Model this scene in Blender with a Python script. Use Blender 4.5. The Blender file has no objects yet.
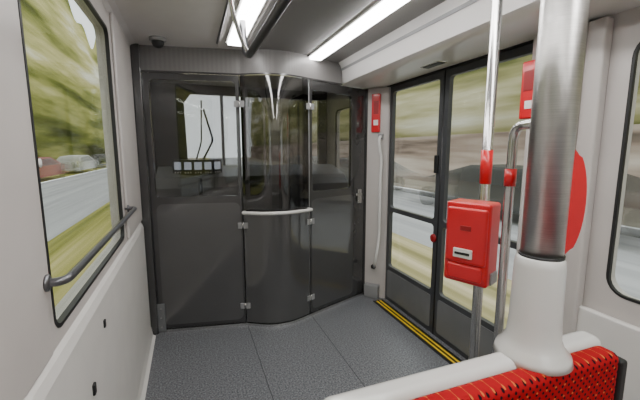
import bpy, bmesh, math
from mathutils import Vector, Matrix

SC = bpy.context.scene
COL = SC.collection

# ------------------------------------------------------------------ materials
def nt(name):
    m = bpy.data.materials.new(name); m.use_nodes = True
    t = m.node_tree; t.nodes.clear()
    out = t.nodes.new('ShaderNodeOutputMaterial')
    return m, t, out

def N(t, typ, **kw):
    n = t.nodes.new(typ)
    for k, v in kw.items():
        if k in n.inputs: n.inputs[k].default_value = v
        else: setattr(n, k, v)
    return n

def math_n(t, op, a, b=None):
    n = t.nodes.new('ShaderNodeMath'); n.operation = op
    for i, v in enumerate((a, b)):
        if v is None: continue
        if hasattr(v, 'is_linked') or hasattr(v, 'links'): t.links.new(v, n.inputs[i])
        else: n.inputs[i].default_value = v
    return n.outputs[0]

def mat(name, col, rough=.4, metal=0., var=.06, scale=6., bump=0., bscale=200., coat=0., stretch=(1,1,1), spec=.5):
    m, t, out = nt(name)
    b = N(t, 'ShaderNodeBsdfPrincipled')
    b.inputs['Roughness'].default_value = rough
    b.inputs['Metallic'].default_value = metal
    b.inputs['Coat Weight'].default_value = coat
    b.inputs['Coat Roughness'].default_value = .06
    b.inputs['Specular IOR Level'].default_value = spec
    g = N(t, 'ShaderNodeNewGeometry'); mp = N(t, 'ShaderNodeMapping')
    mp.inputs['Scale'].default_value = stretch
    t.links.new(g.outputs['Position'], mp.inputs['Vector'])
    n = N(t, 'ShaderNodeTexNoise'); n.inputs['Scale'].default_value = scale
    t.links.new(mp.outputs[0], n.inputs['Vector'])
    r = N(t, 'ShaderNodeValToRGB')
    r.color_ramp.elements[0].color = tuple(c*(1-var) for c in col)+(1,)
    r.color_ramp.elements[1].color = tuple(min(1, c*(1+var)) for c in col)+(1,)
    r.color_ramp.elements[0].position = .3; r.color_ramp.elements[1].position = .7
    t.links.new(n.outputs['Fac'], r.inputs[0]); t.links.new(r.outputs[0], b.inputs['Base Color'])
    if bump > 0:
        n2 = N(t, 'ShaderNodeTexNoise'); n2.inputs['Scale'].default_value = bscale
        t.links.new(mp.outputs[0], n2.inputs['Vector'])
        bp = N(t, 'ShaderNodeBump'); bp.inputs['Strength'].default_value = bump
        bp.inputs['Distance'].default_value = .002
        t.links.new(n2.outputs['Fac'], bp.inputs['Height']); t.links.new(bp.outputs[0], b.inputs['Normal'])
    t.links.new(b.outputs[0], out.inputs[0])
    return m

def emis(name, col, s):
    m, t, out = nt(name)
    e = N(t, 'ShaderNodeEmission'); e.inputs[0].default_value = col+(1,); e.inputs[1].default_value = s
    t.links.new(e.outputs[0], out.inputs[0]); return m

def glass(name, tint, base=.04, k=.5, rough=.02):
    m, t, out = nt(name)
    tr = N(t, 'ShaderNodeBsdfTransparent'); tr.inputs[0].default_value = tint+(1,)
    gl = N(t, 'ShaderNodeBsdfGlossy'); gl.inputs['Roughness'].default_value = rough
    gl.inputs[0].default_value = (.9,.9,.9,1)
    lw = N(t, 'ShaderNodeLayerWeight'); lw.inputs[0].default_value = .5
    p = math_n(t, 'POWER', lw.outputs['Facing'], 4.); p = math_n(t, 'MULTIPLY', p, k); p = math_n(t, 'ADD', p, base)
    mx = N(t, 'ShaderNodeMixShader'); t.links.new(p, mx.inputs[0])
    t.links.new(tr.outputs[0], mx.inputs[1]); t.links.new(gl.outputs[0], mx.inputs[2])
    t.links.new(mx.outputs[0], out.inputs[0]); return m

M = {}
M['wall'] = mat('wall_laminate', (.50,.468,.45), .38, var=.03, bump=.08, bscale=300)
M['wall2'] = mat('wall_panel_light', (.66,.64,.62), .34, var=.03)
M['ceil'] = mat('ceiling_panel', (.62,.59,.585), .3, var=.03)
M['bulk'] = mat('bulkhead_panel', (.70,.68,.67), .28, var=.02, coat=.3)
M['dark'] = mat('cab_frame_dark', (.036,.035,.036), .2, var=.05, coat=.8)
M['dark2'] = mat('cab_panel_gloss', (.062,.061,.062), .16, var=.06, scale=2, coat=1.)
M['rubber'] = mat('black_rubber', (.010,.010,.011), .5)
M['doorframe'] = mat('door_frame_grey', (.048,.05,.054), .35)
M['kick'] = mat('door_kick_panel', (.15,.155,.16), .35)
M['rail'] = mat('rail_dark_metal', (.15,.15,.16), .3, metal=.8)
M['steel'] = mat('brushed_steel', (.60,.585,.57), .32, metal=1., var=.10, scale=10, stretch=(1,1,60), bump=.25, bscale=20)
M['steel_s'] = mat('satin_steel', (.62,.61,.60), .27, metal=1., var=.04)
M['white'] = mat('white_shell', (.62,.61,.60), .25, coat=.3, var=.02)
M['grey'] = mat('mid_grey_plastic', (.25,.25,.255), .4)
M['red'] = mat('red_plastic', (.60,.004,.012), .30, var=.04, coat=.3)
M['redd'] = mat('red_dark', (.28,.004,.008), .4)
M['label'] = mat('label_white', (.75,.75,.72), .5)
M['yellow'] = mat('yellow_marking', (.75,.52,.01), .5, var=.1, scale=30)
M['winglass'] = glass('window_glass', (.95,.97,.95), .02, .30)
M['tint'] = glass('tinted_cab_glass', (.64,.64,.65), .055, .5)
M['tint2'] = glass('dark_tinted_glass', (.38,.375,.38), .08, .6, .05)
M['light'] = emis('lamp_diffuser', (1,.985,.96), 22.)
M['instr'] = emis('instrument_glow', (.85,.93,1), .7)

def slat_mat():
    m, t, out = nt('perforated_grey')
    b = N(t, 'ShaderNodeBsdfPrincipled'); b.inputs['Roughness'].default_value = .35
    g = N(t, 'ShaderNodeNewGeometry')
    v = N(t, 'ShaderNodeTexVoronoi'); v.inputs['Scale'].default_value = 160; v.inputs['Randomness'].default_value = 0
    t.links.new(g.outputs['Position'], v.inputs['Vector'])
    r = N(t, 'ShaderNodeValToRGB')
    r.color_ramp.elements[0].color = (.13,.125,.125,1); r.color_ramp.elements[0].position = .28
    r.color_ramp.elements[1].color = (.18,.172,.17,1); r.color_ramp.elements[1].position = .40
    t.links.new(v.outputs['Distance'], r.inputs[0]); t.links.new(r.outputs[0], b.inputs['Base Color'])
    t.links.new(b.outputs[0], out.inputs[0]); return m
M['perf'] = slat_mat()

def floor_mat():
    m, t, out = nt('speckled_floor')
    b = N(t, 'ShaderNodeBsdfPrincipled'); b.inputs['Roughness'].default_value = .40
    g = N(t, 'ShaderNodeNewGeometry')
    n = N(t, 'ShaderNodeTexNoise'); n.inputs['Scale'].default_value = 95; n.inputs['Detail'].default_value = 4
    n.inputs['Roughness'].default_value = .7
    t.links.new(g.outputs['Position'], n.inputs['Vector'])
    r = N(t, 'ShaderNodeValToRGB')
    r.color_ramp.elements[0].color = (.06,.063,.070,1); r.color_ramp.elements[0].position = .40
    r.color_ramp.elements[1].color = (.28,.285,.305,1); r.color_ramp.elements[1].position = .66
    t.links.new(n.outputs['Fac'], r.inputs[0])
    s = N(t, 'ShaderNodeSeparateXYZ'); t.links.new(g.outputs['Position'], s.inputs[0])
    d1 = math_n(t, 'ABSOLUTE', math_n(t, 'SUBTRACT', s.outputs[0], .41))
    d2 = math_n(t, 'ABSOLUTE', math_n(t, 'SUBTRACT', s.outputs[0], .985))
    d = math_n(t, 'LESS_THAN', math_n(t, 'MINIMUM', d1, d2), .0026)
    mx = N(t, 'ShaderNodeMix', data_type='RGBA')
    t.links.new(d, mx.inputs[0]); t.links.new(r.outputs[0], mx.inputs[6]); mx.inputs[7].default_value = (.025,.025,.03,1)
    t.links.new(mx.outputs[2], b.inputs['Base Color'])
    bp = N(t, 'ShaderNodeBump'); bp.inputs['Strength'].default_value = .15; bp.inputs['Distance'].default_value = .001
    t.links.new(n.outputs['Fac'], bp.inputs['Height']); t.links.new(bp.outputs[0], b.inputs['Normal'])
    t.links.new(b.outputs[0], out.inputs[0]); return m
M['floor'] = floor_mat()

def fabric_mat():
    m, t, out = nt('red_dotted_fabric')
    b = N(t, 'ShaderNodeBsdfPrincipled'); b.inputs['Roughness'].default_value = .85
    b.inputs['Specular IOR Level'].default_value = .15
    g = N(t, 'ShaderNodeNewGeometry'); mp = N(t, 'ShaderNodeMapping')
    mp.inputs['Rotation'].default_value = (0, math.radians(45), 0)
    mp.inputs['Scale'].default_value = (1,0,1)
    t.links.new(g.outputs['Position'], mp.inputs['Vector'])
    v = N(t, 'ShaderNodeTexVoronoi'); v.inputs['Scale'].default_value = 56; v.inputs['Randomness'].default_value = 0
    t.links.new(mp.outputs[0], v.inputs['Vector'])
    r = N(t, 'ShaderNodeValToRGB')
    r.color_ramp.elements[0].color = (.012,.003,.006,1); r.color_ramp.elements[0].position = .20
    r.color_ramp.elements[1].color = (.34,.003,.008,1); r.color_ramp.elements[1].position = .30
    t.links.new(v.outputs['Distance'], r.inputs[0])
    v2 = N(t, 'ShaderNodeTexVoronoi'); v2.inputs['Scale'].default_value = 28; v2.inputs['Randomness'].default_value = 0
    mp2 = N(t, 'ShaderNodeMapping'); mp2.inputs['Scale'].default_value = (1,0,1); mp2.inputs['Location'].default_value = (.009,0,.006)
    t.links.new(g.outputs['Position'], mp2.inputs['Vector']); t.links.new(mp2.outputs[0], v2.inputs['Vector'])
    l = math_n(t, 'LESS_THAN', v2.outputs['Distance'], .09)
    mx = N(t, 'ShaderNodeMix', data_type='RGBA')
    t.links.new(l, mx.inputs[0]); t.links.new(r.outputs[0], mx.inputs[6]); mx.inputs[7].default_value = (.55,.13,.03,1)
    t.links.new(mx.outputs[2], b.inputs['Base Color'])
    t.links.new(b.outputs[0], out.inputs[0]); return m
M['fabric'] = fabric_mat()

def streak_mat(name, stops, sy=.10, sz=1.1, scale=1., seed=0., zgrad=None, detail=3):
    """noise smeared along the direction of travel"""
    m, t, out = nt(name)
    g = N(t, 'ShaderNodeNewGeometry'); mp = N(t, 'ShaderNodeMapping')
    mp.inputs['Scale'].default_value = (sz, sy, sz); mp.inputs['Location'].default_value = (seed, seed*.3, seed)
    t.links.new(g.outputs['Position'], mp.inputs['Vector'])
    n = N(t, 'ShaderNodeTexNoise'); n.inputs['Scale'].default_value = scale; n.inputs['Detail'].default_value = detail
    n.inputs['Roughness'].default_value = .55
    t.links.new(mp.outputs[0], n.inputs['Vector'])
    fac = n.outputs['Fac']
    if zgrad:
        s = N(t, 'ShaderNodeSeparateXYZ'); t.links.new(g.outputs['Position'], s.inputs[0])
        mr = N(t, 'ShaderNodeMapRange'); t.links.new(s.outputs[2], mr.inputs[0])
        mr.inputs[1].default_value = zgrad[0]; mr.inputs[2].default_value = zgrad[1]
        mr.inputs[3].default_value = zgrad[2]; mr.inputs[4].default_value = zgrad[3]
        fac = math_n(t, 'ADD', fac, mr.outputs[0])
    r = N(t, 'ShaderNodeValToRGB'); cr = r.color_ramp
    while len(cr.elements) < len(stops): cr.elements.new(.5)
    for e, (p, c) in zip(cr.elements, stops): e.position = p; e.color = c+(1,)
    t.links.new(fac, r.inputs[0])
    d = N(t, 'ShaderNodeBsdfDiffuse'); t.links.new(r.outputs[0], d.inputs[0])
    t.links.new(d.outputs[0], out.inputs[0]); return m

M['treesL'] = streak_mat('blurred_foliage', [(.30,(.05,.06,.02)),(.42,(.17,.19,.05)),(.52,(.38,.38,.13)),(.62,(.64,.59,.28)),(.76,(.93,.91,.80))], sy=.045, sz=.45, seed=3.3, zgrad=(0,9,-.10,.06), detail=4)
M['treesR'] = streak_mat('blurred_foliage_far', [(.30,(.06,.075,.03)),(.42,(.20,.21,.09)),(.52,(.42,.40,.21)),(.62,(.66,.62,.44)),(.76,(.9,.9,.85))], sy=.06, sz=.7, seed=9.1, zgrad=(1,7,-.01,.05), detail=4)
M['facade'] = streak_mat('blurred_facade', [(.30,(.16,.13,.12)),(.42,(.42,.33,.30)),(.54,(.60,.51,.48)),(.70,(.80,.74,.72))], sy=.10, sz=1.3, seed=5, detail=3)
M['road'] = streak_mat('asphalt_streaked', [(.35,(.38,.38,.40)),(.65,(.50,.50,.52))], sy=.06, sz=2.5)
M['grass'] = streak_mat('grass_streaked', [(.32,(.18,.19,.05)),(.5,(.36,.34,.11)),(.68,(.56,.49,.24))], sy=.05, sz=3.5, detail=4)
M['grassR'] = streak_mat('verge_streaked', [(.32,(.24,.22,.10)),(.5,(.43,.38,.20)),(.68,(.66,.57,.38))], sy=.05, sz=3.5, detail=4)
M['pave'] = streak_mat('pavement_streaked', [(.35,(.42,.36,.29)),(.65,(.66,.60,.50))], sy=.06, sz=4)

def car_mat(name, col, L, lo=.2):
    m, t, out = nt(name)
    b = N(t, 'ShaderNodeBsdfPrincipled'); b.inputs['Base Color'].default_value = col+(1,); b.inputs['Roughness'].default_value = .5
    tc = N(t, 'ShaderNodeTexCoord'); s = N(t, 'ShaderNodeSeparateXYZ'); t.links.new(tc.outputs['Object'], s.inputs[0])
    a = math_n(t, 'ABSOLUTE', s.outputs[1])
    mr = N(t, 'ShaderNodeMapRange'); mr.interpolation_type = 'SMOOTHSTEP'
    t.links.new(a, mr.inputs[0]); mr.inputs[1].default_value = L*.03; mr.inputs[2].default_value = L*.46
    mr.inputs[3].default_value = lo; mr.inputs[4].default_value = 1.
    tr = N(t, 'ShaderNodeBsdfTransparent'); mx = N(t, 'ShaderNodeMixShader')
    t.links.new(mr.outputs[0], mx.inputs[0]); t.links.new(b.outputs[0], mx.inputs[1]); t.links.new(tr.outputs[0], mx.inputs[2])
    t.links.new(mx.outputs[0], out.inputs[0]); return m

# ------------------------------------------------------------------ mesh helpers
def finish(bm, name, m, smooth=False, parent=None):
    bmesh.ops.recalc_face_normals(bm, faces=bm.faces)
    me = bpy.data.meshes.new(name); bm.to_mesh(me); bm.free()
    ms = m if isinstance(m, (list, tuple)) else [m]
    for x in ms: me.materials.append(x)
    if smooth:
        for p in me.polygons: p.use_smooth = True
    o = bpy.data.objects.new(name, me); COL.objects.link(o)
    if smooth == 'auto':
        md = o.modifiers.new('ws', 'WEIGHTED_NORMAL'); md.keep_sharp = True
    if parent: o.parent = parent
    return o

def empty(name, parent=None):
    o = bpy.data.objects.new(name, None); COL.objects.link(o); o.empty_display_size = .1
    if parent: o.parent = parent
    return o

def box(name, x0, x1, y0, y1, z0, z1, m, bev=0., parent=None, seg=3):
    bm = bmesh.new()
    bmesh.ops.create_cube(bm, size=1)
    for v in bm.verts:
        v.co = Vector((x0+(v.co.x+.5)*(x1-x0), y0+(v.co.y+.5)*(y1-y0), z0+(v.co.z+.5)*(z1-z0)))
    if bev > 0:
        bmesh.ops.bevel(bm, geom=list(bm.edges), offset=bev, segments=seg, affect='EDGES', profile=.5)
    return finish(bm, name, m, 'auto' if bev > 0 else False, parent)

def obox(name, c, ax, sx, sy, sz, m, bev=0., parent=None, seg=3):
    bm = bmesh.new(); bmesh.ops.create_cube(bm, size=1)
    for v in bm.verts: v.co = Vector((v.co.x*sx, v.co.y*sy, v.co.z*sz))
    if bev > 0: bmesh.ops.bevel(bm, geom=list(bm.edges), offset=bev, segments=seg, affect='EDGES', profile=.5)
    bmesh.ops.transform(bm, matrix=Matrix.Translation(Vector(c)) @ Matrix.Rotation(ax, 4, 'Z'), verts=bm.verts)
    return finish(bm, name, m, 'auto' if bev > 0 else False, parent)

def fillet(pts, r, n=7):
    pts = [Vector(p) for p in pts]
    if len(pts) < 3 or r <= 0: return pts
    out = [pts[0]]
    for i in range(1, len(pts)-1):
        p = pts[i]; a = pts[i-1]-p; b = pts[i+1]-p
        ra = min(r, a.length*.48); rb = min(r, b.length*.48)
        A = p+a.normalized()*ra; B = p+b.normalized()*rb
        for k in range(n+1):
            s = k/n; out.append(A*(1-s)**2 + p*2*s*(1-s) + B*s*s)
    out.append(pts[-1]); return out

def tube(name, pts, rad, m, parent=None, fil=.05, seg=18):
    P = fillet(pts, fil); bm = bmesh.new(); rings = []
    up = None
    for i, p in enumerate(P):
        d = (P[min(i+1, len(P)-1)]-P[max(i-1, 0)]).normalized()
        if up is None:
            up = Vector((0,0,1)) if abs(d.z) < .9 else Vector((1,0,0))
        s = d.cross(up).normalized(); up = s.cross(d).normalized()
        rings.append([bm.verts.new(p + (s*math.cos(a)+up*math.sin(a))*rad) for a in [2*math.pi*k/seg for k in range(seg)]])
    for a, b in zip(rings, rings[1:]):
        for k in range(seg): bm.faces.new((a[k], a[(k+1)%seg], b[(k+1)%seg], b[k]))
    bm.faces.new(rings[0]); bm.faces.new(rings[-1])
    return finish(bm, name, m, True, parent)

def lathe(name, c, prof, m, parent=None, seg=40):
    bm = bmesh.new(); rings = []
    for r, z in prof:
        rings.append([bm.verts.new((c[0]+r*math.cos(2*math.pi*k/seg), c[1]+r*math.sin(2*math.pi*k/seg), z)) for k in range(seg)])
    for a, b in zip(rings, rings[1:]):
        for k in range(seg): bm.faces.new((a[k], a[(k+1)%seg], b[(k+1)%seg], b[k]))
    bm.faces.new(rings[0]); bm.faces.new(rings[-1])
    return finish(bm, name, m, True, parent)

def rrect(u0, u1, v0, v1, r, n=6):
    P = []
    for cx, cy, a0 in ((u1-r, v1-r, 0), (u0+r, v1-r, 90), (u0+r, v0+r, 180), (u1-r, v0+r, 270)):
        for k in range(n+1):
            a = math.radians(a0+90*k/n); P.append((cx+r*math.cos(a), cy+r*math.sin(a)))
    return P

def plate(name, outer, holes, fn, th, m, parent=None):
    bm = bmesh.new(); edges = []
    for loop in [outer]+holes:
        vs = [bm.verts.new((u, v, 0)) for u, v in loop]
        edges += [bm.edges.new((vs[i], vs[(i+1) % len(vs)])) for i in range(len(vs))]
    bmesh.ops.triangle_fill(bm, use_beauty=True, use_dissolve=False, edges=edges)
    ret = bmesh.ops.extrude_face_region(bm, geom=list(bm.faces))
    for v in [g for g in ret['geom'] if isinstance(g, bmesh.types.BMVert)]: v.co.z = th
    for v in bm.verts: v.co = Vector(fn(v.co.x, v.co.y, v.co.z))
    return finish(bm, name, m, False, parent)

def sheet(name, path, z0, z1, th, m, parent=None, off=0., nz=1):
    bm = bmesh.new(); n = len(path); F = []; B = []
    for i, p in enumerate(path):
        a = Vector(path[max(i-1, 0)]); b = Vector(path[min(i+1, n-1)]); d = (b-a).normalized()
        nr = Vector((d.y, -d.x))
        q = Vector(p)+nr*off; q2 = q-nr*th
        F.append((bm.verts.new((q.x, q.y, z0)), bm.verts.new((q.x, q.y, z1))))
        B.append((bm.verts.new((q2.x, q2.y, z0)), bm.verts.new((q2.x, q2.y, z1))))
    for i in range(n-1):
        bm.faces.new((F[i][0], F[i+1][0], F[i+1][1], F[i][1]))
        bm.faces.new((B[i][0], B[i][1], B[i+1][1], B[i+1][0]))
        bm.faces.new((F[i][1], F[i+1][1], B[i+1][1], B[i][1]))
        bm.faces.new((F[i][0], B[i][0], B[i+1][0], F[i+1][0]))
    bm.faces.new((F[0][0], F[0][1], B[0][1], B[0][0])); bm.faces.new((F[-1][0], B[-1][0], B[-1][1], F[-1][1]))
    o = finish(bm, name, m, False, parent)
    for p in o.data.polygons: p.use_smooth = abs(p.normal.z) < .5
    md = o.modifiers.new('es', 'EDGE_SPLIT'); md.split_angle = math.radians(40)
    return o

def prism_y(name, prof, y0, y1, m, parent=None, smooth=False):
    bm = bmesh.new()
    a = [bm.verts.new((x, y0, z)) for x, z in prof]; b = [bm.verts.new((x, y1, z)) for x, z in prof]
    n = len(prof)
    for i in range(n): bm.faces.new((a[i], a[(i+1)%n], b[(i+1)%n], b[i]))
    bm.faces.new(a); bm.faces.new(b)
    o = finish(bm, name, m, False, parent)
    if smooth:
        for p in o.data.polygons: p.use_smooth = True
        md = o.modifiers.new('es', 'EDGE_SPLIT'); md.split_angle = math.radians(32)
    return o

# ------------------------------------------------------------------ dimensions
XL, XR, H, YB, YF = -.37, 1.80, 2.27, -3.0, 4.55
box('floor', XL-.06, XR+.04, YB, YF, -.08, 0, M['floor'])
fnL = lambda u, v, w: (XL-w, u, v)
wl = empty('wall_left')
SZ = .995
holesL = [rrect(1.11, 2.25, SZ, 2.14, .05), rrect(-.75, .60, SZ, 2.14, .05), rrect(-2.6, -1.1, SZ, 2.14, .05), rrect(3.35, 4.25, 1.05, 2.05, .08)]
plate('panel', [(YB,0),(YF,0),(YF,H),(YB,H)], holesL, fnL, .06, M['wall'], wl)
prism_y('wainscot', [(XL,.06),(XL+.022,.08),(XL+.022,.915),(XL+.012,.943),(XL,.955)], YB, 2.93, M['wall2'], wl)
box('column_cover', XL, XL+.016, .66, 1.04, .97, H-.01, M['wall'], .007, wl)
box('column_cover_far', XL, XL+.016, 2.32, 2.95, .97, H-.01, M['wall'], .007, wl)
box('grille_button', XL+.02, XL+.028, 1.52, 1.54, .80, .83, M['rubber'], .002, wl)
box('catch', XL+.02, XL+.03, 1.30, 1.325, .66, .70, M['rubber'], .004, wl)
prism_y('kick_cove', [(XL,0),(XL+.05,0),(XL+.03,.015),(XL+.022,.08),(XL,.08)], YB, 2.97, M['wall2'], wl)

def window(name, fn, y0, y1, z0, z1, r):
    w = empty(name)
    plate('gasket', rrect(y0-.002, y1+.002, z0-.002, z1+.002, r), [rrect(y0+.010, y1-.010, z0+.010, z1-.010, r*.8)], lambda u, v, k: fn(u, v, k-.002), .018, M['rubber'], w)
    plate('pane', rrect(y0+.006, y1-.006, z0+.006, z1-.006, r*.8), [], lambda u, v, k: fn(u, v, k+.018), .005, M['winglass'], w)
    return w
w1 = window('window_1', fnL, 1.11, 2.25, SZ, 2.14, .05)
window('window_2', fnL, -.75, .60, SZ, 2.14, .05)
window('window_3', fnL, -2.6, -1.1, SZ, 2.14, .05)
window('window_4', fnL, 3.35, 4.25, 1.05, 2.05, .08)
lathe('sticker', (0,0), [(.013,-.0008),(.013,0)], M['label'], w1)
st = w1.children[-1]; st.rotation_euler = (0, math.radians(90), 0); st.location = (XL-.014, 1.18, 1.465)

fnR = lambda u, v, w: (XR+w, u, v)
wr = empty('wall_right')
holesR = [rrect(-.5, 1.0, .84, 1.98, .09), rrect(-2.7, -.8, .84, 1.98, .09), rrect(3.5, 4.25, 1.05, 2.0, .08)]
plate('panel', [(YB,0),(1.38,0),(1.38,2.10),(2.99,2.10),(2.99,0),(YF,0),(YF,H),(YB,H)], holesR, fnR, .06, M['wall'], wr)
window('window_5', fnR, -.5, 1.0, .84, 1.98, .09)
window('window_6', fnR, -2.7, -.8, .84, 1.98, .09)
window('window_7', fnR, 3.5, 4.25, 1.05, 2.0, .08)
t3 = empty('trim_3')
box('pillar_cover', 1.69, XR, 1.17, 1.40, 0, 2.083, M['wall'], .015, t3)
t5 = empty('trim_5')
box('pillar_step', 1.745, XR, 1.085, 1.168, 0, 2.083, M['wall'], .012, t5)
box('lower_ledge', 1.765, XR, YB, 1.09, .06, .74, M['wall2'], .012, t5)
t4 = empty('trim_4')
bm = bmesh.new()
prof = [(1.645,3.135),(1.79,2.955),(1.86,2.955),(1.86,3.2),(1.66,3.2)]
a = [bm.verts.new((x,y,0)) for x,y in prof]; b = [bm.verts.new((x,y,2.083)) for x,y in prof]
for i in range(5): bm.faces.new((a[i],a[(i+1)%5],b[(i+1)%5],b[i]))
bm.faces.new(a); bm.faces.new(b); finish(bm, 'corner_cover', M['wall'], False, t4)
obox('corner_foot', (1.70,3.03,.07), math.radians(-51), .15, .07, .14, M['grey'], .01, t4)

box('wall_rear', XL-.06, XR+.06, YB-.06, YB, 0, H, M['wall'])
wf = empty('wall_front')
plate('panel', [(XL-.06,0),(XR+.06,0),(XR+.06,H),(XL-.06,H)], [[(.0,1.12),(XR-.12,1.12),(XR-.12,2.16),(.06,2.16),(-.02,2.05)]], lambda u,v,w:(u,YF+w,v), .06, M['dark'], wf)
w8 = empty('window_8')
plate('pane', rrect(XL+.20, XR-.10, 1.10, 2.18, .12), [], lambda u,v,w:(u,YF+.03+w,v), .005, M['winglass'], w8)
tube('wiper_arm', [(.05,YF+.08,1.15),(.30,YF+.08,1.62),(.20,YF+.08,2.0)], .012, M['rubber'], w8)
tube('wiper_link', [(.02,YF+.08,1.15),(.16,YF+.08,1.60),(.18,YF+.08,2.1)], .009, M['rubber'], w8)
box('mullion', .40, .43, YF-.01, YF+.07, 1.12, 2.16, M['grey'], 0, w8)

# ---- ceiling
ce = empty('ceiling')
box('slab', XL-.06, XR+.06, YB, YF, H, H+.05, M['ceil'], 0, ce)
box('perforated_strip', .44, .93, YB, 2.84, H-.006, H, M['perf'], 0, ce)
box('perforated_side_strip', 1.10, 1.30, YB, 3.0, H-.006, H, M['perf'], 0, ce)
prism_y('left_cove', [(XL,H),(XL,H-.03),(XL+.02,H-.012),(XL+.05,H)], YB, 3.0, M['ceil'], ce)
tr = empty('trim_1')
prism_y('bulkhead', [(1.28,H),(1.31,H-.03),(1.345,H-.12),(1.365,H-.165),(1.40,H-.183),(1.46,H-.187),(1.80,H-.175),(1.80,H)], YB, 3.12, M['bulk'], tr, True)
prism_y('bulkhead_seam', [(1.318,H-.052),(1.3245,H-.07),(1.3205,H-.07),(1.314,H-.052)], YB, 3.05, M['grey'], tr)
box('oval_vent', 1.60, 1.66, 2.02, 2.20, H-.19, H-.175, M['rubber'], .007, tr)
box('oval_vent_rim', 1.59, 1.67, 2.01, 2.21, H-.185, H-.176, M['steel_s'], .004, tr)

def strip_light(x0, x1, y0, y1):
    e = empty('ceiling_light')
    box('diffuser', x0, x1, y0, y1, H-.034, H-.010, M['light'], .008, e)
    box('housing_edge_a', x0-.014, x0, y0-.012, y1+.012, H-.016, H, M['white'], .002, e)
    box('housing_edge_b', x1, x1+.014, y0-.012, y1+.012, H-.016, H, M['white'], .002, e)
    box('end_cap', x0, x1, y1, y1+.012, H-.03, H, M['white'], .002, e)
strip_light(.30, .40, -2.8, 2.68)
strip_light(.975, 1.075, -2.8, 2.86)

cam_d = empty('security_camera')
lathe('base', (-.16,2.80), [(.055,H),(.055,H-.018),(.044,H-.022)], M['grey'], cam_d)
lathe('dome', (-.16,2.80), [(.042,H-.02),(.041,H-.035),(.032,H-.055),(.018,H-.064),(.002,H-.067)], M['rubber'], cam_d)

gr = empty('ceiling_grab_rail')
tube('rail', [(.33,-2.2,2.0),(.33,2.0,2.0),(.33,2.14,2.10),(.33,2.17,H)], .019, M['rail'], gr, .08)
tube('bracket', [(.335,1.95,2.0),(.29,1.93,2.05),(.22,1.80,2.18),(.21,1.75,H)], .011, M['steel_s'], gr, .06)
tube('hanger', [(.33,.9,2.0),(.33,.9,H)], .012, M['rail'], gr)
tube('cable_duct', [(.235,-2.5,H-.006),(.235,2.75,H-.006)], .008, M['rail'], gr)

# ------------------------------------------------------------------ cab partition
cab = empty('cab_partition')
def flatmap(A, B):
    A = Vector(A); B = Vector(B); d = (B-A).normalized(); n = Vector((d.y, -d.x))
    return lambda u, v, w: (A.x+d.x*u-n.x*w, A.y+d.y*u-n.y*w, v), (B-A).length
TOP = 2.085
fA, LA = flatmap((-.305,3.02), (.40,2.89))
fC, LC = flatmap((.97,2.855), (1.655,3.125))
plate('left_leaf', rrect(.008, LA-.004, .03, TOP-.01, .012), [rrect(.05, LA-.03, 1.13, 2.03, .03)], fA, .03, M['dark'], cab)
plate('left_leaf_glass', rrect(.045, LA-.025, 1.125, 2.035, .03), [], lambda u,v,w: fA(u,v,w+.006), .005, M['tint'], cab)
plate('left_leaf_lower', rrect(.05, LA-.02, .06, 1.075, .05), [], lambda u,v,w: fA(u,v,w-.004), .006, M['dark2'], cab)
plate('right_leaf', rrect(.006, LC-.008, .03, TOP-.01, .012), [rrect(.03, .52, 1.14, 2.0, .03)], fC, .03, M['dark'], cab)
plate('right_leaf_glass', rrect(.025, .525, 1.135, 2.005, .03), [], lambda u,v,w: fC(u,v,w+.006), .005, M['tint'], cab)
plate('right_leaf_lower', rrect(.02, .56, .06, 1.075, .05), [], lambda u,v,w: fC(u,v,w-.004), .006, M['dark2'], cab)
ctrl = [(.34,2.905),(.405,2.888),(.47,2.850),(.56,2.800),(.66,2.776),(.76,2.778),(.86,2.806),(.965,2.853),(1.03,2.88)]
def catmull(C, n=8):
    out = []
    for i in range(1, len(C)-2):
        p0,p1,p2,p3 = [Vector(c) for c in C[i-1:i+3]]
        for k in range(n):
            s = k/n
            out.append(tuple(.5*((2*p1)+(p2-p0)*s+(2*p0-5*p1+4*p2-p3)*s*s+(3*p1-p0-3*p2+p3)*s**3)))
    out.append(tuple(C[-2])); return out
CP = catmull(ctrl)
sheet('centre_lower', CP, .03, 1.0, .03, M['dark2'], cab)
sheet('centre_upper_glass', CP, 1.002, TOP-.01, .006, M['tint2'], cab)
sheet('centre_stile_a', CP[:4], 1.002, TOP-.01, .03, M['dark'], cab, off=-.008)
sheet('centre_stile_b', CP[-4:], 1.002, TOP-.01, .03, M['dark'], cab, off=-.008)
full = [(-.305,3.02)]+CP+[(1.655,3.125)]
sheet('base_strip', full, 0, .022, .04, M['steel_s'], cab, off=.006)
hp = [(-.36,3.03)]+CP+[(1.33,2.995)]
sheet('header', hp, TOP, H, .05, M['perf'], cab, off=.0)
sheet('header_lip', hp, TOP-.006, TOP+.006, .05, M['dark'], cab, off=.006)
box('left_jamb', XL, -.30, 2.985, 3.06, 0, H, M['dark'], .006, cab)
sheet('right_jamb', [(1.645,3.118),(1.665,3.128)], 0, TOP, .05, M['dark'], cab, off=.01)
rail_pts = []
for i, p in enumerate(CP):
    a = Vector(CP[max(i-1,0)]); b = Vector(CP[min(i+1,len(CP)-1)]); d = (b-a).normalized()
    rail_pts.append((p[0]+d.y*.055, p[1]-d.x*.055, .995))
rail_pts = [(CP[1][0],CP[1][1],.995)]+rail_pts[2:-2]+[(CP[-2][0],CP[-2][1],.995)]
tube('grab_handle', rail_pts, .014, M['white'], cab, .01)
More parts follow.
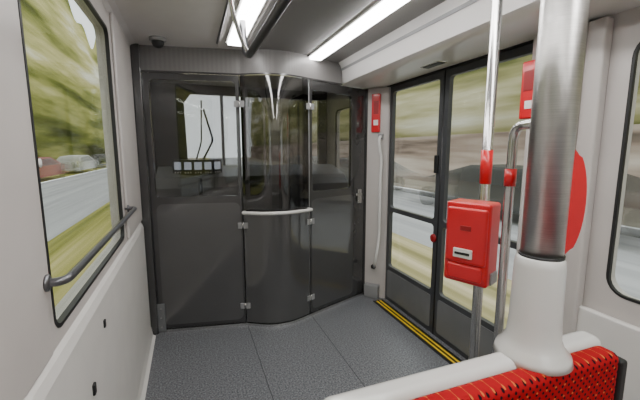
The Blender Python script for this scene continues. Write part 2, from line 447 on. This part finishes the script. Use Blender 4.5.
def hinge(P, ang, z, nm):
    obox(nm+'_plate_a', (P[0]-.024*math.cos(ang),P[1]-.024*math.sin(ang),z), ang, .036, .012, .05, M['grey'], .004, cab)
    obox(nm+'_plate_b', (P[0]+.024*math.cos(ang),P[1]+.024*math.sin(ang),z), ang, .036, .012, .05, M['grey'], .004, cab)
    tube(nm+'_pin', [(P[0],P[1]-.004,z-.027),(P[0],P[1]-.004,z+.027)], .006, M['steel_s'], cab)
for z in (.18,.88,1.86):
    hinge((.395,2.882), math.radians(-18), z, 'hinge')
    hinge((.975,2.846), math.radians(22), z, 'hinge')
c = fC(.63, 1.05, -.012)
obox('lock_plate', c, math.radians(21.5), .05, .02, .14, M['steel_s'], .005, cab)
c2 = fC(.60, 1.07, -.035)
obox('lock_lever', c2, math.radians(21.5), .085, .016, .02, M['steel_s'], .005, cab)
c3 = fA(.035, .13, -.008)
obox('foot_bracket', c3, math.radians(-10), .06, .016, .24, M['kick'], .004, cab)
for dz in (.05,.13,.21):
    c4 = fA(.035, dz, -.017); obox('bracket_bolt', c4, 0, .012,.006,.012, M['steel_s'], .002, cab)
for s in (.003, LA-.003):
    q = fA(s, 0, -.001); tube('seam', [(q[0],q[1],.03),(q[0],q[1],TOP)], .003, M['rubber'], cab)
p = CP[-1]
tube('seam_b', [(p[0],p[1]-.002,.03),(p[0],p[1]-.002,TOP)], .003, M['grey'], cab)

# ------------------------------------------------------------------ driver's cab contents
db = empty('driver_dashboard')
bm = bmesh.new()
prof = [(3.75,.1),(3.75,1.12),(3.85,1.22),(4.25,1.32),(4.5,1.18),(4.5,.1)]
a = [bm.verts.new((XL+.05,y,z)) for y,z in prof]; b = [bm.verts.new((XR-.05,y,z)) for y,z in prof]
for i in range(len(prof)): bm.faces.new((a[i],a[(i+1)%6],b[(i+1)%6],b[i]))
bm.faces.new(a); bm.faces.new(b); finish(bm, 'console', M['grey'], False, db)
hood = []
for k in range(11):
    s = k/10; hood.append((-.16+.50*s, 4.0-.10*math.sin(math.pi*s)))
sheet('binnacle', hood, 1.20, 1.40, .10, M['doorframe'], db)
for k in range(5):
    s = (k+.5)/5; x = -.16+.50*s; y = 4.0-.10*math.sin(math.pi*s)-.008
    sl = math.atan2(-.10*math.pi*math.cos(math.pi*s), .50)
    obox('screen', (x,y,1.335), sl, .075, .008, .08, M['instr'], .006, db)
    for j in range(3):
        obox('button', (x-.025+.025*j, y-.002, 1.265), sl, .016, .01, .016, M['label'], .003, db)
tube('joystick', [(.1,3.72,1.05),(.1,3.72,1.22)], .02, M['rubber'], db)
ds = empty('driver_seat')
box('cushion', .42, .88, 3.15, 3.55, .48, .60, M['doorframe'], .04, ds)
box('backrest', .43, .87, 3.08, 3.18, .60, 1.20, M['doorframe'], .04, ds)
tube('pedestal', [(.65,3.35,0),(.65,3.35,.48)], .05, M['grey'], ds)

# ------------------------------------------------------------------ exit doors
def leaf(name, y0, y1, handed):
    e = empty(name)
    g = lambda u,v,w: (XR+.012+w, u, v)
    plate('frame', rrect(y0, y1, .0, 2.085, .01), [rrect(y0+.045, y1-.045, .36, .91, .03), rrect(y0+.045, y1-.045, .95, 2.035, .03)], g, .035, M['doorframe'], e)
    plate('glass_upper', rrect(y0+.04, y1-.04, .945, 2.04, .03), [], lambda u,v,w: g(u,v,w+.015), .005, M['winglass'], e)
    plate('glass_lower', rrect(y0+.04, y1-.04, .355, .915, .03), [], lambda u,v,w: g(u,v,w+.015), .005, M['winglass'], e)
    plate('kick_panel', rrect(y0+.04, y1-.04, .04, .32, .02), [], lambda u,v,w: g(u,v,w-.006), .008, M['kick'], e)
    return e
d1 = leaf('door_1', 2.21, 2.955, 1)
d2 = leaf('door_2', 1.425, 2.195, 0)
box('lock_box', XR-.006, XR+.012, 2.225, 2.265, 1.32, 1.46, M['rubber'], .005, d1)
bt = lathe('open_button', (0,0), [(.034,0),(.034,.010),(.026,.016),(.002,.018)], M['redd'], d1)
bt.rotation_euler = (0, math.radians(-90), 0); bt.location = (XR+.012, 2.245, .80)
tube('finger_seal', [(XR+.022,2.203,0),(XR+.022,2.203,2.085)], .014, M['rubber'], d1)
t2 = empty('trim_2')
box('door_head', XR-.012, XR+.05, 1.40, 2.985, 2.088, 2.112, M['rubber'], .004, t2)
box('door_jamb', XR-.004, XR+.05, 2.957, 2.985, 0, 2.09, M['doorframe'], .004, t2)
box('door_jamb_near', XR-.03, XR+.05, 1.402, 1.423, 0, 2.09, M['doorframe'], .004, t2)
th = empty('door_threshold')
box('plate', 1.66, XR-.032, 1.42, 2.93, 0, .006, M['rubber'], .002, th)
for x in (1.685, 1.722): box('yellow_strip', x, x+.016, 1.43, 2.91, .006, .009, M['yellow'], 0, th)

g2 = empty('door_grab_rail')
tube('tube', [(1.755,3.00,1.63),(1.70,2.96,1.62),(1.715,2.96,1.48),(1.74,2.97,1.43),(1.72,2.95,1.2),(1.72,2.95,.62),(1.675,2.93,.42),(1.70,3.0,.33)], .014, M['white'], g2, .07)
obox('top_socket', (1.74,2.995,1.63), math.radians(-51), .05,.03,.05, M['grey'], .006, g2)
obox('bottom_socket', (1.70,3.01,.33), math.radians(-51), .04,.04,.035, M['rubber'], .006, g2)

e1 = empty('emergency_handle_box')
obox('case', (1.708,3.037,1.85), math.radians(-51), .085, .035, .36, M['red'], .01, e1)
obox('recess', (1.697,3.02,1.90), math.radians(-51), .05, .006, .12, M['redd'], .002, e1)
obox('label', (1.697,3.02,1.76), math.radians(-51), .045, .005, .05, M['label'], .001, e1)
e2 = empty('emergency_handle_box')
box('case', 1.645, 1.69, 1.30, 1.41, 1.66, 1.95, M['red'], .01, e2)
box('recess', 1.641, 1.646, 1.32, 1.39, 1.80, 1.90, M['redd'], .002, e2)
box('label', 1.641, 1.646, 1.335, 1.375, 1.71, 1.75, M['label'], .001, e2)

# ------------------------------------------------------------------ left handrail
lh = empty('window_handrail')
X = XL+.058
tube('rail', [(XL+.0,1.04,1.165),(X,1.04,1.165),(X,2.33,1.155),(XL+.0,2.33,1.155)], .0115, M['rail'], lh, .04)
for y, z in ((1.04,1.165), (2.33,1.155)):
    bt = lathe('flange', (0,0), [(.022,0),(.022,.005),(.014,.01)], M['rail'], lh)
    bt.rotation_euler = (0, math.radians(90), 0); bt.location = (XL+.016, y, z)

# ------------------------------------------------------------------ poles
sp = empty('stanchion_pole')
PX, PY = 1.08, 1.05
tube('shaft', [(PX,PY,0),(PX,PY,H)], .019, M['steel_s'], sp)
tube('red_sleeve', [(PX,PY,1.37),(PX,PY,1.50)], .0215, M['red'], sp)
lathe('floor_flange', (PX,PY), [(.05,0),(.05,.01),(.03,.02)], M['steel_s'], sp)
bp_ = empty('grab_pole')
QX, QY = .965, .838
tube('shaft', [(.945,.74,1.575),(QX,QY,1.575),(QX,QY,0)], .0145, M['steel_s'], bp_, .05)
tube('red_sleeve', [(QX,QY,1.385),(QX,QY,1.44)], .0175, M['red'], bp_)
lathe('floor_flange', (QX,QY), [(.04,0),(.04,.01),(.02,.02)], M['steel_s'], bp_)

big = empty('support_column')
CX, CY = .95, .70
tube('steel_shaft', [(CX,CY,1.17),(CX,CY,H)], .055, M['steel'], big, seg=48)
lathe('collar', (CX-.003,CY), [(.057,1.195),(.063,1.19),(.066,1.17),(.069,1.0),(.073,.95),(.083,.925),(.10,.905),(.105,.885)], M['white'], big, seg=48)
tube('gap_ring', [(CX,CY,1.194),(CX,CY,1.202)], .0585, M['rubber'], big, seg=48)
bm = bmesh.new(); pts = []
n = 20
for k in range(n+1):
    t_ = -math.pi/2+math.pi*k/n
    pts.append((.04+.070*max(0,math.cos(t_))**.85, .16*math.sin(t_)))
dirv = Vector((.97,-.25,0)).normalized(); nv = Vector((dirv.y,-dirv.x,0))
fr = [bm.verts.new(Vector((CX,CY,1.35))+dirv*u+nv*.016+Vector((0,0,v))) for u,v in pts]
bk = [bm.verts.new(Vector((CX,CY,1.35))+dirv*u-nv*.016+Vector((0,0,v))) for u,v in pts]
L_ = len(pts)
for i in range(L_): bm.faces.new((fr[i],fr[(i+1)%L_],bk[(i+1)%L_],bk[i]))
bm.faces.new(fr); bm.faces.new(bk)
bmesh.ops.bevel(bm, geom=[e for e in bm.edges if (e.verts[0] in fr)==(e.verts[1] in fr)], offset=.007, segments=3, affect='EDGES')
finish(bm, 'red_pad', M['red'], 'auto', big)

# ------------------------------------------------------------------ ticket validator
tv = empty('ticket_validator')
ang = math.atan2(-.407,-.914)
def vb(nm, u, v, w, su, sv, sw, m, bev):
    d = Vector((math.cos(ang), math.sin(ang), 0)); l = Vector((-d.y, d.x, 0))
    c = Vector((.995,1.015,1.155))+d*u+l*v+Vector((0,0,w))
    return obox(nm, c, ang, su, sv, sw, m, bev, tv, 4)
vb('body', 0, 0, 0, .10, .165, .31, M['red'], .012)
vb('front_cover', .045, 0, .03, .03, .15, .21, M['red'], .010)
vb('ticket_slot_frame', .062, -.005, -.035, .012, .07, .035, M['label'], .003)
vb('ticket_slot', .069, -.005, -.035, .004, .055, .009, M['rubber'], .001)
vb('display', .061, .0, .06, .006, .04, .018, M['redd'], .002)
vb('lower_lip', .05, 0, -.11, .022, .13, .06, M['red'], .009)
vb('side_reader', -.008, .083, -.125, .06, .012, .045, M['grey'], .003)
vb('mount', -.065, 0, 0, .05, .05, .22, M['redd'], .006)

# ------------------------------------------------------------------ seat
se = empty('passenger_seat')
box('shell', .27, 1.235, .665, .745, .20, .90, M['white'], .028, se, 5)
box('side_trim', 1.205, 1.24, .60, .665, .30, .86, M['rubber'], .01, se)
box('backrest', .285, 1.205, .60, .672, .46, .89, M['fabric'], .024, se, 5)
box('cushion', .285, 1.20, .12, .60, .40, .48, M['fabric'], .03, se, 5)
box('frame', .32, 1.16, .15, .68, .30, .40, M['grey'], .01, se)
box('leg_a', .42, .50, .35, .45, 0, .30, M['grey'], .01, se)
box('leg_b', 1.02, 1.10, .35, .45, 0, .30, M['grey'], .01, se)

# ------------------------------------------------------------------ exterior
GZ = -.38
def gplane(name, x0, x1, m, z=GZ, y0=-40, y1=90):
    bm = bmesh.new()
    bm.faces.new([bm.verts.new(p) for p in ((x0,y0,z),(x1,y0,z),(x1,y1,z),(x0,y1,z))])
    return finish(bm, name, m)
gplane('track_bed', -.9, 2.3, M['pave'])
gplane('grass_verge', -2.8, -.9, M['grass'], GZ+.01)
gplane('street', -8.0, -2.8, M['road'])
gplane('lawn', -60, -8.0, M['grass'], GZ+.03)
gplane('grass_verge', 2.3, 4.3, M['grassR'], GZ+.01)
gplane('street', 4.3, 10.0, M['road'])
gplane('sidewalk', 10.0, 60, M['pave'], GZ+.03)

def curtain(name, x, z0, z1, m, amp=.6, y0=-40, y1=90, n=130, sgn=1):
    bm = bmesh.new(); rows = []
    for i in range(n+1):
        y = y0+(y1-y0)*i/n
        tt = z1*(1+.08*math.sin(y*.31)+.05*math.sin(y*.83+1))
        col = []
        for k in range(9):
            s = k/8; z = z0+(tt-z0)*s
            dx = amp*(math.sin(y*.15+k*.9)*.5+math.sin(y*.07+k*1.7)*.5)*math.sin(math.pi*min(1,s+.1)) - sgn*amp*1.6*math.sin(math.pi*s)
            col.append(bm.verts.new((x+dx, y, z)))
        rows.append(col)
    for a, b in zip(rows, rows[1:]):
        for k in range(8): bm.faces.new((a[k],b[k],b[k+1],a[k+1]))
    return finish(bm, name, m, True)
curtain('tree_row', -11.5, GZ, 17, M['treesL'], .25, sgn=-1)
curtain('tree_row', 15.5, GZ, 13, M['treesR'], .25, sgn=1)
box('building_facade', 13.2, 13.8, -30, 80, GZ, 2.3, M['facade'])

def car(x, y, col, L=8.0):
    m = car_mat('car_paint_blur', col, L); g = car_mat('car_glass_blur', (.05,.055,.06), L, .5)
    wm = glass('wheel_blur', (.86,.86,.86), .0, .0)
    e = empty('car'); e.location = (x, y, GZ)
    h = L/2
    prof = [(-h,.30),(-h,.75),(-h*.62,.92),(-h*.38,1.38),(h*.15,1.45),(h*.45,.98),(h*.95,.8),(h,.30)]
    bm = bmesh.new()
    a = [bm.verts.new((-.82 if z < 1.2 else -.65,yy,z)) for yy,z in prof]; b = [bm.verts.new((.82 if z < 1.2 else .65,yy,z)) for yy,z in prof]
    for i in range(8): bm.faces.new((a[i],a[(i+1)%8],b[(i+1)%8],b[i]))
    bm.faces.new(a); bm.faces.new(b)
    finish(bm, 'body', m, False, e)
    for sx in (-1,1):
        bm = bmesh.new()
        bm.faces.new([bm.verts.new((sx*(.84 if z<1.2 else .70), yy, z)) for yy,z in ((-h*.52,.95),(-h*.34,1.33),(h*.13,1.38),(h*.36,.98))])
        finish(bm, 'side_glass', g, False, e)
        for yy in (-h*.45, h*.45):
            w = lathe('wheel', (0,0), [(.1,-.1),(.32,-.1),(.32,.1),(.1,.1)], wm, e, 24)
            w.rotation_euler = (0, math.radians(90), 0); w.location = (sx*.76, yy, .32)
for x, y, c, L in ((-8.8,17,(.7,.7,.72),10),(-8.8,26,(.4,.10,.09),10),(-8.8,35,(.7,.7,.7),10),(-8.8,45,(.1,.1,.12),10),(-8.8,8,(.5,.5,.5),10),
                (8.4,7.2,(.06,.065,.07),12),(8.6,17,(.25,.26,.28),12),(8.4,-3.0,(.10,.10,.11),10),(8.6,27,(.5,.5,.5),10)):
    car(x, y, c, L)

# ------------------------------------------------------------------ world
w = bpy.data.worlds.new('sky'); SC.world = w; w.use_nodes = True
t = w.node_tree; t.nodes.clear()
o = t.nodes.new('ShaderNodeOutputWorld'); bg = t.nodes.new('ShaderNodeBackground')
bg.inputs[0].default_value = (.95,.98,1,1); bg.inputs[1].default_value = 2.1
t.links.new(bg.outputs[0], o.inputs[0])

# ------------------------------------------------------------------ camera
cd = bpy.data.cameras.new('camera'); co = bpy.data.objects.new('camera', cd); COL.objects.link(co)
th_, ph = math.radians(20.47), math.radians(8.13)
f = Vector((math.sin(th_)*math.cos(ph), math.cos(th_)*math.cos(ph), -math.sin(ph)))
r = Vector((math.cos(th_), -math.sin(th_), 0)); u = r.cross(f)
co.matrix_world = Matrix(((r.x,u.x,-f.x,0),(r.y,u.y,-f.y,0),(r.z,u.z,-f.z,1.5),(0,0,0,1)))
cd.sensor_width = 36; cd.lens = 350/640*36; cd.clip_start = .02; cd.clip_end = 300
SC.camera = co
